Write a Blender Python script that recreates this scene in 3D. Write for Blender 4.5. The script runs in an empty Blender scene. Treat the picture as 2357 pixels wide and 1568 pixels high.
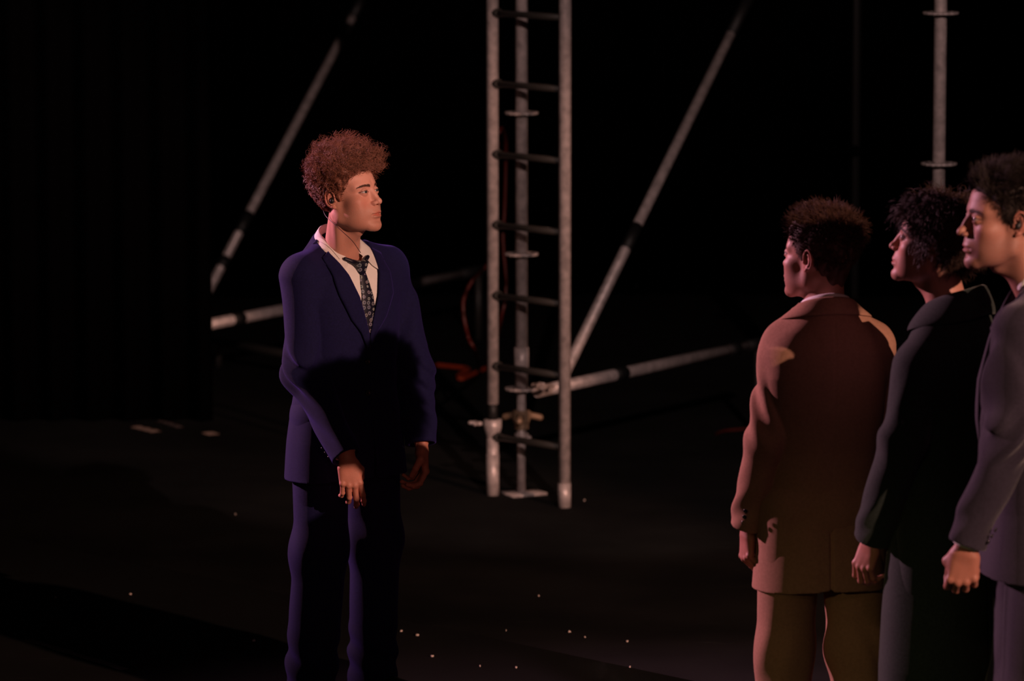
import bpy, math, numpy as np, time
from mathutils import Matrix, Vector
scene = bpy.context.scene
R_ = math.radians
# ------------------------------------------------------------------ camera
FPX, CX, CY, CAMZ, PITCH = 11200.0, 1178.5, 784.0, 3.21, R_(7.53)
cam = bpy.data.cameras.new('camera'); cam.sensor_width = 36; cam.lens = FPX/2357*36
cam.clip_end = 200; cam.dof.use_dof = True; cam.dof.focus_distance = 15.1; cam.dof.aperture_fstop = 3.4
co = bpy.data.objects.new('camera', cam); scene.collection.objects.link(co)
co.location = (0, 0, CAMZ); co.rotation_euler = (math.pi/2-PITCH, 0, 0); scene.camera = co
def ray(px, py):
    u, v = (px-CX)/FPX, -(py-CY)/FPX; c, s = math.cos(PITCH), math.sin(PITCH)
    return np.array([u, c+v*s, -s+v*c])
def at(px, py, Y):
    r = ray(px, py); return r*(Y/r[1])+np.array([0, 0, CAMZ])
def flo(px, py, z=0.):
    r = ray(px, py); return r*((z-CAMZ)/r[2])+np.array([0, 0, CAMZ])
# ------------------------------------------------------------------ world, lights, exposure
w = bpy.data.worlds.new('dark_hall'); scene.world = w; w.use_nodes = True
w.node_tree.nodes['Background'].inputs[0].default_value = (.010, .008, .007, 1)
w.node_tree.nodes['Background'].inputs[1].default_value = .25
vs = scene.view_settings
vs.view_transform = 'Standard'; vs.look = 'None'; vs.gamma = 1; vs.exposure = 0; vs.use_curve_mapping = False
def spot(name, loc, aim, col, power, size, angle, blend=.25):
    l = bpy.data.lights.new(name, 'SPOT'); l.color = col; l.energy = power; l.shadow_soft_size = size
    l.spot_size = R_(angle); l.spot_blend = blend
    o = bpy.data.objects.new(name, l); scene.collection.objects.link(o); o.location = loc
    o.rotation_euler = (Vector(aim)-Vector(loc)).to_track_quat('-Z', 'Y').to_euler(); return o
spot('follow_spot', (9.3, 2.6, 5.75), (.2, 15.2, 1.30), (1, .55, .41), 8200, .05, 17, .25)
spot('purple_side_light', (-8.5, 19.0, 4.8), (.3, 14.8, 1.5), (1, .45, .62), 7000, .10, 26, 1.)
spot('front_wash', (-5.5, 1.5, 4.0), (1.35, 13.8, -.10), (1, .80, .33), 520, .2, 10, 1.)
spot('red_fill', (2.2, 4.0, 2.4), (-.45, 15.5, .9), (1, .36, .24), 100, .2, 8, .7)
spot('scaffold_special', (2.6, 3.0, 6.5), (.3, 19.5, 2.15), (1, .68, .62), 3200, .04, 17.5, .12)
spot('floor_wash', (-1.0, 1.0, 6.8), (.1, 14.2, 0), (1, .62, .45), 90, .3, 22, 1.)

# ---------------------------------------------------------------- distance-field sculpting tools
F = np.float32
def V3(*a): return np.array(a, dtype=F)
def sph(p, c, r): return np.sqrt((p[0]-c[0])**2 + (p[1]-c[1])**2 + (p[2]-c[2])**2) - r
def ell(p, c, r, rz=0.0, rx=0.0):
    x, y, z = p[0]-c[0], p[1]-c[1], p[2]-c[2]
    if rz:
        s, k = math.sin(rz), math.cos(rz); x, y = k*x+s*y, -s*x+k*y
    if rx:
        s, k = math.sin(rx), math.cos(rx); y, z = k*y+s*z, -s*y+k*z
    a = np.sqrt((x/r[0])**2+(y/r[1])**2+(z/r[2])**2)
    b = np.sqrt((x/r[0]**2)**2+(y/r[1]**2)**2+(z/r[2]**2)**2)
    return a*(a-1)/(b+1e-6)
def cap(p, a, b, ra, rb=None):
    if rb is None: rb = ra
    a = np.asarray(a, F); b = np.asarray(b, F); d = b-a
    L = float((d*d).sum())+1e-12
    x, y, z = p[0]-a[0], p[1]-a[1], p[2]-a[2]
    t = np.clip((x*d[0]+y*d[1]+z*d[2])/L, 0, 1)
    return np.sqrt((x-t*d[0])**2+(y-t*d[1])**2+(z-t*d[2])**2) - (ra+(rb-ra)*t)
def smin(a, b, k):
    h = np.clip(.5+.5*(b-a)/k, 0, 1)
    return b+(a-b)*h - k*h*(1-h)
def smax(a, b, k): return -smin(-a, -b, k)
def chain(p, pts, rs, k=0):
    d = None
    for i in range(len(pts)-1):
        c = cap(p, pts[i], pts[i+1], rs[i], rs[i+1])
        d = c if d is None else (smin(d, c, k) if k else np.minimum(d, c))
    return d
class Noise:
    def __init__(s, seed, n=7):
        r = np.random.RandomState(seed); s.d = r.normal(size=(n, 3)); s.d /= np.linalg.norm(s.d, axis=1)[:, None]
        s.f = r.uniform(.6, 1.7, n); s.ph = r.uniform(0, 6.28, n)
    def __call__(s, p, f, an=(1, 1, 1)):
        o = 0
        for d, q, h in zip(s.d, s.f, s.ph):
            o = o+np.sin((p[0]*d[0]*an[0]+p[1]*d[1]*an[1]+p[2]*d[2]*an[2])*(f*q)+h)
        return o/math.sqrt(len(s.f))
def field(fn, lo, hi, h, B=12):
    """surface net of fn<0 inside the box lo..hi, cell size h; only blocks near the surface are evaluated"""
    lo = np.asarray(lo, F); n = np.ceil((np.asarray(hi)-lo)/h).astype(int)
    nb = np.ceil(n/B).astype(int); n = nb*B
    c = [lo[i]+(np.arange(nb[i])+.5)*B*h for i in range(3)]
    g = np.meshgrid(*c, indexing='ij'); P = [a.ravel().astype(F) for a in g]
    dc = fn(P)
    lim = B*h*.87*1.5+h
    keep = np.abs(dc) < lim
    vol = np.repeat(np.repeat(np.repeat(dc.reshape(nb), B, 0), B, 1), B, 2).astype(F)
    idx = np.stack(np.unravel_index(np.nonzero(keep)[0], nb), 1)
    o = np.arange(B)
    ox, oy, oz = np.meshgrid(o, o, o, indexing='ij'); ox, oy, oz = ox.ravel(), oy.ravel(), oz.ravel()
    CH = 400
    for s in range(0, len(idx), CH):
        q = idx[s:s+CH]*B
        ix = (q[:, 0:1]+ox).ravel(); iy = (q[:, 1:2]+oy).ravel(); iz = (q[:, 2:3]+oz).ravel()
        vol[ix, iy, iz] = fn([(lo[0]+(ix+.5)*h).astype(F), (lo[1]+(iy+.5)*h).astype(F), (lo[2]+(iz+.5)*h).astype(F)])
    vol[0]=vol[-1]=1; vol[:,0]=vol[:,-1]=1; vol[:,:,0]=vol[:,:,-1]=1
    S = vol < 0
    N = S.shape
    cnt = sum(S[a:N[0]-1+a, b:N[1]-1+b, c:N[2]-1+c].astype(np.int8) for a in (0,1) for b in (0,1) for c in (0,1))
    act = (cnt > 0) & (cnt < 8)
    ci = np.stack(np.nonzero(act), 1)
    vid = np.full(act.shape, -1, np.int32); vid[act] = np.arange(len(ci))
    acc = np.zeros((len(ci), 3)); w = np.zeros(len(ci))
    cor = [(a, b, c) for a in (0,1) for b in (0,1) for c in (0,1)]
    vals = {k: vol[ci[:,0]+k[0], ci[:,1]+k[1], ci[:,2]+k[2]] for k in cor}
    for k in cor:
        for ax in range(3):
            if k[ax]: continue
            m = list(k); m[ax] = 1; m = tuple(m)
            a, b = vals[k], vals[m]; x = (a < 0) != (b < 0)
            t = np.where(x, a/np.where(x, a-b, 1), 0)
            q = np.tile(np.array(k, float), (len(ci), 1)); q[:, ax] += t
            acc += q*x[:, None]; w += x
    verts = lo+(ci+acc/w[:, None]+.5)*h
    quads = []
    for ax in range(3):
        u, v = (ax+1) % 3, (ax+2) % 3
        sl0 = [slice(1, N[i]-1) for i in range(3)]; sl0[ax] = slice(0, N[ax]-1)
        sl1 = list(sl0); sl1[ax] = slice(1, N[ax])
        A, Bv = S[tuple(sl0)], S[tuple(sl1)]
        e = np.stack(np.nonzero(A != Bv), 1)
        for i in range(3):
            if i != ax: e[:, i] += 1
        fl = S[e[:,0], e[:,1], e[:,2]]
        def at(du, dv):
            q = e.copy(); q[:, u] -= du; q[:, v] -= dv
            return vid[q[:,0], q[:,1], q[:,2]]
        Q = np.stack([at(1,1), at(0,1), at(0,0), at(1,0)], 1)
        Q[~fl] = Q[~fl][:, ::-1]
        quads.append(Q)
    return verts, np.concatenate(quads)
def mesh_np(name, V, Q, mat=None, smooth=True, col=None):
    me = bpy.data.meshes.new(name)
    V = np.asarray(V, F); Q = np.asarray(Q, np.int32)
    k = Q.shape[1]
    me.vertices.add(len(V)); me.vertices.foreach_set('co', V.ravel())
    me.loops.add(Q.size); me.loops.foreach_set('vertex_index', Q.ravel())
    me.polygons.add(len(Q)); me.polygons.foreach_set('loop_start', np.arange(0, Q.size, k, dtype=np.int32))
    me.update(calc_edges=True)
    if smooth: me.polygons.foreach_set('use_smooth', np.ones(len(Q), bool))
    if col is not None:
        at = me.color_attributes.new('tint', 'FLOAT_COLOR', 'POINT'); at.data.foreach_set('color', np.asarray(col, F).ravel())
    if mat: me.materials.append(mat)
    me.validate(); me.update()
    return me
def join(parts):
    Vs, Qs, o = [], [], 0
    for V, Q in parts:
        Vs.append(V); Qs.append(Q+o); o += len(V)
    return np.concatenate(Vs), np.concatenate(Qs)
def link(name, me, parent=None, loc=None, rot=None, **props):
    ob = bpy.data.objects.new(name, me); scene.collection.objects.link(ob)
    if parent: ob.parent = parent
    if loc is not None: ob.location = loc
    if rot is not None: ob.rotation_euler = rot
    for k, v in props.items(): ob[k] = v
    return ob
def frames(P):
    T = np.gradient(P, axis=1); T /= np.linalg.norm(T, axis=2, keepdims=True)+1e-9
    up = np.where(np.abs(T[:, :1, 2:3]) > .9, np.array([1., 0, 0]), np.array([0, 0, 1.]))
    A = np.cross(T, np.broadcast_to(up, T.shape)); A /= np.linalg.norm(A, axis=2, keepdims=True)+1e-9
    return A, np.cross(T, A)
def tubes(P, R, k=3, closed=True):
    """P: n x m x 3 centre lines, R: n x m radii -> quads"""
    P = np.asarray(P, float); n, m, _ = P.shape
    R = np.broadcast_to(R, (n, m)); A, Bn = frames(P)
    ang = np.arange(k)*2*math.pi/k
    V = P[:, :, None]+R[:, :, None, None]*(A[:, :, None]*np.cos(ang)[:, None]+Bn[:, :, None]*np.sin(ang)[:, None])
    i = np.arange(n)[:, None, None]*m*k; j = np.arange(m-1)[None, :, None]*k; a = np.arange(k)[None, None]
    b = (a+1) % k
    Q = np.stack([i+j+a, i+j+b, i+j+k+b, i+j+k+a], -1).reshape(-1, 4)
    return V.reshape(-1, 3), Q
def grid_mesh(G):
    n, m, _ = G.shape; i = np.arange(n-1)[:, None]*m; j = np.arange(m-1)[None]
    Q = np.stack([i+j, i+j+1, i+j+m+1, i+j+m], -1).reshape(-1, 4)
    return G.reshape(-1, 3), Q
# ------------------------------------------------------------------ materials
def mat(name, col, rough=.6, metal=0., spec=.5, sheen=0., noise=None, bump=None, tint=False, sss=0.):
    m = bpy.data.materials.new(name); m.use_nodes = True; nt = m.node_tree; b = nt.nodes['Principled BSDF']
    b.inputs['Base Color'].default_value = (*col, 1); b.inputs['Roughness'].default_value = rough
    b.inputs['Metallic'].default_value = metal; b.inputs['Specular IOR Level'].default_value = spec
    if isinstance(sheen, tuple): b.inputs['Sheen Tint'].default_value = (*sheen[1], 1); sheen = sheen[0]
    if sheen: b.inputs['Sheen Weight'].default_value = sheen; b.inputs['Sheen Roughness'].default_value = .4
    if sss:
        b.inputs['Subsurface Weight'].default_value = sss; b.inputs['Subsurface Radius'].default_value = (1, .35, .2); b.inputs['Subsurface Scale'].default_value = .006
    tc = nt.nodes.new('ShaderNodeTexCoord')
    src = None
    if noise:
        sc, amt = noise[0], noise[1]
        n = nt.nodes.new('ShaderNodeTexNoise'); n.inputs['Scale'].default_value = sc; n.inputs['Detail'].default_value = 5
        nt.links.new(tc.outputs['Object'], n.inputs['Vector'])
        r = nt.nodes.new('ShaderNodeMapRange'); r.inputs[1].default_value = .3; r.inputs[2].default_value = .7; r.inputs[3].default_value = 1-amt; r.inputs[4].default_value = 1+amt
        nt.links.new(n.outputs[0], r.inputs[0])
        v = nt.nodes.new('ShaderNodeVectorMath'); v.operation = 'SCALE'; v.inputs[0].default_value = col; nt.links.new(r.outputs[0], v.inputs['Scale'])
        src = v.outputs[0]; nt.links.new(src, b.inputs['Base Color'])
    if tint:
        a = nt.nodes.new('ShaderNodeVertexColor'); a.layer_name = 'tint'
        v = nt.nodes.new('ShaderNodeVectorMath'); v.operation = 'MULTIPLY'; v.inputs[0].default_value = col
        if src: nt.links.new(src, v.inputs[0])
        nt.links.new(a.outputs[0], v.inputs[1]); nt.links.new(v.outputs[0], b.inputs['Base Color'])
    if bump:
        sc, st = bump
        n = nt.nodes.new('ShaderNodeTexNoise'); n.inputs['Scale'].default_value = sc; n.inputs['Detail'].default_value = 4
        nt.links.new(tc.outputs['Object'], n.inputs['Vector'])
        bp = nt.nodes.new('ShaderNodeBump'); bp.inputs['Strength'].default_value = st; bp.inputs['Distance'].default_value = .002
        nt.links.new(n.outputs[0], bp.inputs['Height']); nt.links.new(bp.outputs[0], b.inputs['Normal'])
    return m
brow_m = mat('eyebrow_hair', (.075, .030, .018), .6)
skin = mat('skin', (.55, .26, .19), .5, spec=.35, noise=(14, .07), bump=(350, .25), tint=True, sss=.15)
navy = mat('navy_wool', (.0070, .0068, .047), .85, spec=.2, sheen=(.22, (.22, .14, 1.0)), noise=(160, .18), bump=(900, .5))
tan = mat('tan_wool', (.34, .185, .125), .95, spec=.08, noise=(120, .10), bump=(800, .5))
green = mat('dark_green_wool', (.020, .030, .026), .9, spec=.2, sheen=.2, noise=(140, .25), bump=(500, .7))
slate = mat('charcoal_navy_wool', (.024, .020, .034), .85, spec=.25, sheen=.2, noise=(140, .2), bump=(900, .5))
cotton = mat('white_cotton', (.80, .77, .74), .8, spec=.3, noise=(60, .03), bump=(600, .3))
leather = mat('black_leather', (.010, .009, .009), .35)
horn = mat('dark_horn_button', (.02, .018, .022), .25)
rubber = mat('black_rubber', (.012, .012, .012), .5)
wire_m = mat('brown_cable', (.05, .02, .015), .5)
def eye_material():
    m = bpy.data.materials.new('eye'); m.use_nodes = True; nt = m.node_tree; b = nt.nodes['Principled BSDF']
    b.inputs['Roughness'].default_value = .08
    tc = nt.nodes.new('ShaderNodeTexCoord'); d = nt.nodes.new('ShaderNodeVectorMath'); d.operation = 'DISTANCE'
    nt.links.new(tc.outputs['Object'], d.inputs[0]); d.inputs[1].default_value = (0, -.0127, 0)
    r = nt.nodes.new('ShaderNodeValToRGB'); mu = nt.nodes.new('ShaderNodeMath'); mu.operation = 'MULTIPLY'; mu.inputs[1].default_value = 100
    nt.links.new(d.outputs['Value'], mu.inputs[0]); nt.links.new(mu.outputs[0], r.inputs[0])
    e = r.color_ramp.elements; e[0].position = .22; e[0].color = (.004, .004, .004, 1); e[1].position = .25; e[1].color = (.055, .055, .05, 1)
    for p, c in ((.52, (.05, .05, .048, 1)), (.60, (.02, .02, .025, 1)), (.66, (.40, .33, .31, 1))):
        q = e.new(p); q.color = c
    nt.links.new(r.outputs[0], b.inputs['Base Color']); return m
eye_m = eye_material()
def hair_mat(name, col, rough=.6):
    m = mat(name, col, rough, spec=.35, noise=(60, .35)); return m
def tie_material():
    m = bpy.data.materials.new('tie_silk'); m.use_nodes = True; nt = m.node_tree; b = nt.nodes['Principled BSDF']; b.inputs['Roughness'].default_value = .42
    tc = nt.nodes.new('ShaderNodeTexCoord'); mp = nt.nodes.new('ShaderNodeMapping'); mp.inputs['Scale'].default_value = (1, .12, 1)
    vo = nt.nodes.new('ShaderNodeTexVoronoi'); vo.voronoi_dimensions = '3D'; vo.inputs['Scale'].default_value = 58; vo.inputs['Randomness'].default_value = .55
    nt.links.new(tc.outputs['Object'], mp.inputs[0]); nt.links.new(mp.outputs[0], vo.inputs['Vector'])
    r = nt.nodes.new('ShaderNodeValToRGB'); e = r.color_ramp.elements; r.color_ramp.interpolation = 'LINEAR'
    e[0].position = 0; e[0].color = (.07, .08, .11, 1); e[1].position = .21; e[1].color = (.07, .08, .11, 1)
    for p, c in ((.25, (.30, .31, .34, 1)), (.32, (.30, .31, .34, 1)), (.36, (.008, .008, .022, 1)), (1., (.008, .008, .022, 1))):
        q = e.new(p); q.color = c
    nt.links.new(vo.outputs['Distance'], r.inputs[0])
    mx = nt.nodes.new('ShaderNodeMix'); mx.data_type = 'RGBA'; mx.blend_type = 'MULTIPLY'; mx.inputs[0].default_value = .25
    nt.links.new(r.outputs[0], mx.inputs[6]); nt.links.new(vo.outputs['Color'], mx.inputs[7]); nt.links.new(mx.outputs[2], b.inputs['Base Color'])
    return m
tie_m = tie_material()
# ------------------------------------------------------------------ the setting
def box(x0, x1, y0, y1, z0, z1):
    V = np.array([[x, y, z] for x in (x0, x1) for y in (y0, y1) for z in (z0, z1)], float)
    Q = np.array([[0, 1, 3, 2], [4, 6, 7, 5], [0, 4, 5, 1], [2, 3, 7, 6], [0, 2, 6, 4], [1, 5, 7, 3]]); return V, Q
def floor_material():
    m = mat('black_stage_paint', (.0100, .0098, .0094), .85, spec=.12, noise=(1.4, .45)); nt = m.node_tree; b = nt.nodes['Principled BSDF']
    tc = nt.nodes.new('ShaderNodeTexCoord'); mp = nt.nodes.new('ShaderNodeMapping'); mp.inputs['Rotation'].default_value = (0, 0, .35); mp.inputs['Scale'].default_value = (1.2, 14, 1)
    n = nt.nodes.new('ShaderNodeTexNoise'); n.inputs['Scale'].default_value = 3; n.inputs['Detail'].default_value = 8
    nt.links.new(tc.outputs['Object'], mp.inputs[0]); nt.links.new(mp.outputs[0], n.inputs['Vector'])
    r = nt.nodes.new('ShaderNodeMapRange'); r.inputs[1].default_value = .66; r.inputs[2].default_value = .74; r.inputs[3].default_value = 0; r.inputs[4].default_value = .012; nt.links.new(n.outputs[0], r.inputs[0])
    src = b.inputs['Base Color'].links[0].from_socket
    v = nt.nodes.new('ShaderNodeVectorMath'); v.operation = 'ADD'; nt.links.new(src, v.inputs[0]); nt.links.new(r.outputs[0], v.inputs[1]); nt.links.new(v.outputs[0], b.inputs['Base Color'])
    bp = nt.nodes.new('ShaderNodeBump'); bp.inputs['Strength'].default_value = .3; bp.inputs['Distance'].default_value = .004; nt.links.new(n.outputs[0], bp.inputs['Height']); nt.links.new(bp.outputs[0], b.inputs['Normal'])
    return m
floor_m = floor_material()
drape = mat('black_drape', (.0012, .0011, .0013), 1., spec=.0)
steel = mat('galvanised_steel', (.47, .40, .39), .42, metal=.25, noise=(30, .28), bump=(200, .3))
blacks = mat('dark_steel', (.030, .027, .024), .5)  # one dark tone for rungs, legs and the low tube
tape = mat('black_tape_and_shade', (.006, .006, .006), .6)  # black tape; also blackens brace tops where the light fades out
brass = mat('rusty_wing_nut', (.30, .20, .13), .5, metal=.4)
orange = mat('orange_cable', (.42, .045, .012), .5)
redc = mat('red_cable', (.085, .008, .005), .5)
paper = mat('pale_paper', (.62, .50, .44), .8)
V, Q = box(-9, 9, 6, 33, -.05, -.004); fl = link('floor', mesh_np('floor', V, Q, floor_m, False), kind='structure')
# two sheets of stage covering meeting in the seam that runs away to the left
s0, s1 = flo(900, 1420), flo(1600, 1568); d = (s1-s0)[:2]/np.linalg.norm((s1-s0)[:2]); nrm = np.array([-d[1], d[0]])
def sheet_poly(k):
    a, b = s0[:2]-d*14+nrm*.0028*k, s0[:2]+d*14+nrm*.0028*k
    P = [a, b, b+nrm*k*16, a+nrm*k*16]; P = [np.clip(p, (-30, -30), (30, 60)) for p in P]
    if k < 0: P = P[::-1]
    V = [(*p, 0) for p in P]+[(*p, -.004) for p in P]
    return np.array(V), np.array([[0, 1, 2, 3], [7, 6, 5, 4], [0, 4, 5, 1], [1, 5, 6, 2], [2, 6, 7, 3], [3, 7, 4, 0]])
for k in (1, -1):
    V, Q = sheet_poly(k); link('floor_sheet', mesh_np('floor_sheet', V, Q, floor_m, False), fl)
# pleated black drapes: rear wall and the leg on the left
def pleats(x0, x1, y, z0, z1, amp, wl, n):
    x = np.linspace(x0, x1, n); yy = y+amp*np.sin((x-x0)*2*math.pi/wl+np.sin(x*1.7))
    return np.array([[(a, b, z) for a, b in zip(x, yy)] for z in np.linspace(z0, z1, 6)])
V, Q = grid_mesh(pleats(-9, 9, 31, 0, 9, .07, .30, 700)); o = link('wall_back', mesh_np('wall_back', V, Q, drape), kind='structure'); o.modifiers.new('t', 'SOLIDIFY').thickness = .01
lx = flo(490, 968)
V, Q = grid_mesh(pleats(-5.2, lx[0], lx[1], 0, 7, .035, .16, 300)); o = link('masking_drape', mesh_np('masking_drape', V, Q, drape), label='tall pleated black masking drape at the left of the stage', category='drape'); o.modifiers.new('t', 'SOLIDIFY').thickness = .008
# ------------------------------------------------------------------ scaffold
def tube(name, a, b, r, m, parent, k=20, n=2, **kw):
    a, b = np.asarray(a, float), np.asarray(b, float); t = np.linspace(0, 1, n)[:, None]
    V, Q = tubes((a+(b-a)*t)[None], np.full((1, n), r), k)
    c = len(V)
    ring0, ring1 = V[:k], V[-k:]
    me = mesh_np(name, V, Q, m)
    import bmesh
    bm = bmesh.new(); bm.from_mesh(me); bm.verts.ensure_lookup_table()
    bm.faces.new([bm.verts[i] for i in range(k)][::-1]); bm.faces.new([bm.verts[c-k+i] for i in range(k)]); bm.to_mesh(me); bm.free()
    return link(name, me, parent, **kw)
def lathe(prof, m, name, parent, loc, k=24, smooth=False):
    ang = np.linspace(0, 2*math.pi, k+1); G = np.array([[(r*math.cos(t), r*math.sin(t), z) for t in ang] for r, z in prof]); V, Q = grid_mesh(G)
    return link(name, mesh_np(name, V, Q[:, ::-1], m, smooth), parent, loc=loc)
def rosette(parent, x, y, z, rot=0.):
    """flat connector disc with eight holes round the tube"""
    import bmesh
    n, r1, r2, h = 64, .024, .068, .0045
    ang = np.arange(n)*2*math.pi/n; V = []; rr = []
    ro = r2*(1-.05*np.cos(ang*8)**8); ri = np.full(n, r1)
    rm = .047-.009*(np.cos(ang*8) > .15); ro2 = rm+.0; 
    m0 = .038+.0*ang; m1 = .056+.0*ang
    rings = [ri, m0, m1, ro]
    for zz in (-h, h):
        for q in rings: V += [(q[i]*math.cos(ang[i]), q[i]*math.sin(ang[i]), zz) for i in range(n)]
    Q = []
    hole = (np.cos((ang+math.pi/n)*8) > .25)
    for L, s in ((0, -1), (4, 1)):
        for j in range(3):
            for i in range(n):
                if j == 1 and hole[i]: continue
                a, b = (L+j)*n+i, (L+j)*n+(i+1) % n; f = [a, a+n, b+n, b]; Q.append(f if s > 0 else f[::-1])
    for j in (0, 3):
        for i in range(n):
            a, b = j*n+i, j*n+(i+1) % n; f = [a, a+4*n, b+4*n, b]; Q.append(f[::-1] if j == 3 else f)
    for i in range(n):
        if hole[i]:
            a, b = n+i, n+(i+1) % n; Q.append([a, b, b+4*n, a+4*n]); a, b = a+n, b+n; Q.append([b, a, a+4*n, b+4*n])
    return link('rosette', mesh_np('rosette', np.array(V), np.array(Q), steel, False), parent, loc=(x, y, z), rot=(0, 0, rot))
def thing(name, label, cat, loc, **kw):
    e = bpy.data.objects.new(name, None); scene.collection.objects.link(e); e.location = loc; e['label'] = label; e['category'] = cat
    for k, v in kw.items(): e[k] = v
    e.empty_display_size = .1; return e
def wing(parent, c, ax, m=None):
    """wing nut with its bolt: hub and two or three ears"""
    m = m or brass
    def f(p):
        d = cap(p, (0, 0, -.012), (0, 0, .030), .0095, .008); d = smin(d, cap(p, (.006, 0, 0), (.030, 0, .010), .007, .008), .004); d = smin(d, cap(p, (-.006, 0, 0), (-.030, 0, .010), .007, .008), .004)
        return d
    v, q = field(f, (-.045, -.015, -.03), (.045, .015, .045), .004); o = link('wing_nut', mesh_np('wing_nut', v, q, m), parent, loc=c)
    o.rotation_euler = Vector(ax).to_track_quat('Z', 'Y').to_euler(); return o
# standard in the middle
sp = flo(1200, 1137); X0, Y0 = sp[0], sp[1]
zat = lambda py: at(1200, py, Y0)[2]
st_ = thing('scaffold_standard', 'upright steel scaffold post with connector discs and screw jack, behind the ladder beam', 'scaffold', (X0, Y0, 0))
tube('post', (0, 0, zat(905)), (0, 0, 4.6), .0242, steel, st_); tube('spigot', (0, 0, zat(860)), (0, 0, zat(800)), .0290, steel, st_)
for py in (895, 585, 260, -65): rosette(st_, 0, 0, zat(py), .2)
tube('jack_screw', (0, 0, .006), (0, 0, zat(900)), .0175, steel, st_, n=2)
V, Q = box(-.078, .078, -.078, .078, 0, .010); link('base_plate', mesh_np('base_plate', V, Q, steel, False), st_, rot=(0, 0, .5))
zj = zat(958)
def jacknut(p):
    x, y, z = p; r = np.sqrt(x*x+y*y); d = np.maximum(r-.034, np.abs(z)-.024)
    for a in (0.4, 2.5, 4.6):
        c, s = math.cos(a), math.sin(a); d = smin(d, cap(p, (.03*c, .03*s, .004), (.082*c, .082*s, -.010), .013, .014), .012)
    return smin(d, np.maximum(r-.029, np.abs(z+.035)-.02), .006)
v, q = field(jacknut, (-.11, -.11, -.07), (.11, .11, .05), .005); link('jack_nut', mesh_np('jack_nut', v, q, brass), st_, loc=(0, 0, zj))
v, q = field(lambda p: smin(cap(p, (.0, -.01, 0), (.030, -.035, .0), .010, .011), np.maximum(np.sqrt(p[0]**2+p[1]**2)-.028, np.abs(p[2])-.014), .008), (-.04, -.06, -.03), (.06, .04, .03), .004)
link('clamp_collar', mesh_np('clamp_collar', v, q, steel), st_, loc=(0, 0, zat(1005)))
wing(st_, (.06, -.02, zat(885)), (1, -.2, .1), steel); wing(st_, (.105, -.01, zat(897)), (1, 0, .5), steel)
# ladder beam
gl, gr = flo(1134, 1140), flo(1299, 1168)
lb = thing('ladder_beam', 'steel ladder beam stood on end, two long tubes with dark rungs between them', 'ladder', (*((gl+gr)[:2]/2), 0))
cl_, cr_ = gl-(gl+gr)/2, gr-(gl+gr)/2
zl = lambda py: at(1134, py, gl[1])[2]
tube('stile', (*cl_[:2], zl(930)), (*cl_[:2], 4.7), .0242, steel, lb, label='left upright tube'); tube('stile', (*cr_[:2], 0), (*cr_[:2], 4.7), .0242, steel, lb, label='right upright tube')
tube('tape_shade_wrap', (*cl_[:2], zl(968)), (*cl_[:2], zl(925)), .0200, tape, lb)
tube('stile_foot', (*cl_[:2], 0), (*cl_[:2], zl(1000)), .0242, steel, lb); tube('foot_sleeve', (*cl_[:2], 0), (*cl_[:2], zl(1045)), .0262, steel, lb); tube('foot_sleeve', (*cr_[:2], 0), (*cr_[:2], zl(1085)), .0262, steel, lb)
lathe([(.0245, -.040), (.026, -.03), (.036, 0), (.037, .035), (.0245, .036)], steel, 'coupler', lb, (*cl_[:2], zl(985)), smooth=True); wing(lb, (cl_[0]-.062, cl_[1], zl(975)), (-1, 0, .1), steel)
for k in range(-1, 7):
    z = at(1200, 35+163.7*k, (gl[1]+gr[1])/2)[2]
    a, b = cl_.copy(), cr_.copy(); a[2] = z; b[2] = z; d_ = (b-a)/np.linalg.norm(b-a)
    tube('rung', a+d_*.018, b-d_*.018, .0135, blacks, lb, k=14)
    tube('weld_collar', a+d_*.014, a+d_*.040, .0195, blacks, lb, k=14)
# standard on the right
g2 = at(2161, 377, 18.3); X2, Y2 = g2[0], g2[1]
s2 = thing('scaffold_standard', 'upright steel scaffold post with connector discs, rising behind the dark-haired person in green', 'scaffold', (X2, Y2, 0))
z2 = lambda py: at(2161, py, Y2)[2]
tube('post', (0, 0, .25), (0, 0, 4.6), .0242, steel, s2)
for py in (377, 30, 724, 1071): rosette(s2, 0, 0, z2(py), .5)
tube('jack_screw', (0, 0, .006), (0, 0, .3), .0175, steel, s2); V, Q = box(-.075, .075, -.075, .075, 0, .01); link('base_plate', mesh_np('base_plate', V, Q, steel, False), s2); tube('jack_nut', (0, 0, .22), (0, 0, .27), .04, brass, s2)
# dark post further back
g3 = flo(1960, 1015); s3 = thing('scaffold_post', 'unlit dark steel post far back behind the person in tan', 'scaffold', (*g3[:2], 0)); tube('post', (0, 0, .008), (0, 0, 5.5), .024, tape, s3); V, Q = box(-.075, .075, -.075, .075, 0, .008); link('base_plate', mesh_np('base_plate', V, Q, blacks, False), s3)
# ledgers and braces
def taped(name, label, p, q, cuts, r=.0242, feet=(), m=steel):
    p, q = np.asarray(p), np.asarray(q); e = thing(name, label, 'scaffold tube', p); L = q-p
    tube('tube', (0, 0, 0), L, r, m, e)
    for a, b in cuts: tube('tape_shade_wrap', L*a, L*b, r+.0022, tape, e)  # tape bands; on brace tops the black stands in for light falloff
    for f, zf in feet:
        c = L*f; tube('support_leg', (c[0], c[1], -p[2]), (c[0], c[1], c[2]), .017, blacks, e)
    return e
def atz(px, py, z): return flo(px, py, z)
P1, P2 = atz(1236, 902, .41), atz(1760, 788, .41)
frac = lambda px: (px-1236)/(1760-1236)
taped('ledger_tube', 'horizontal scaffold tube banded with black tape, right of the ladder', P1, P2, [(frac(1404), frac(1430)), (frac(1672), frac(1694)), (frac(1714), 1.01)], feet=((.97, 0),))
P3, P4 = atz(425, 758, .35), atz(1120, 620, .35); fr = lambda px: (px-425)/(1120-425)
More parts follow.
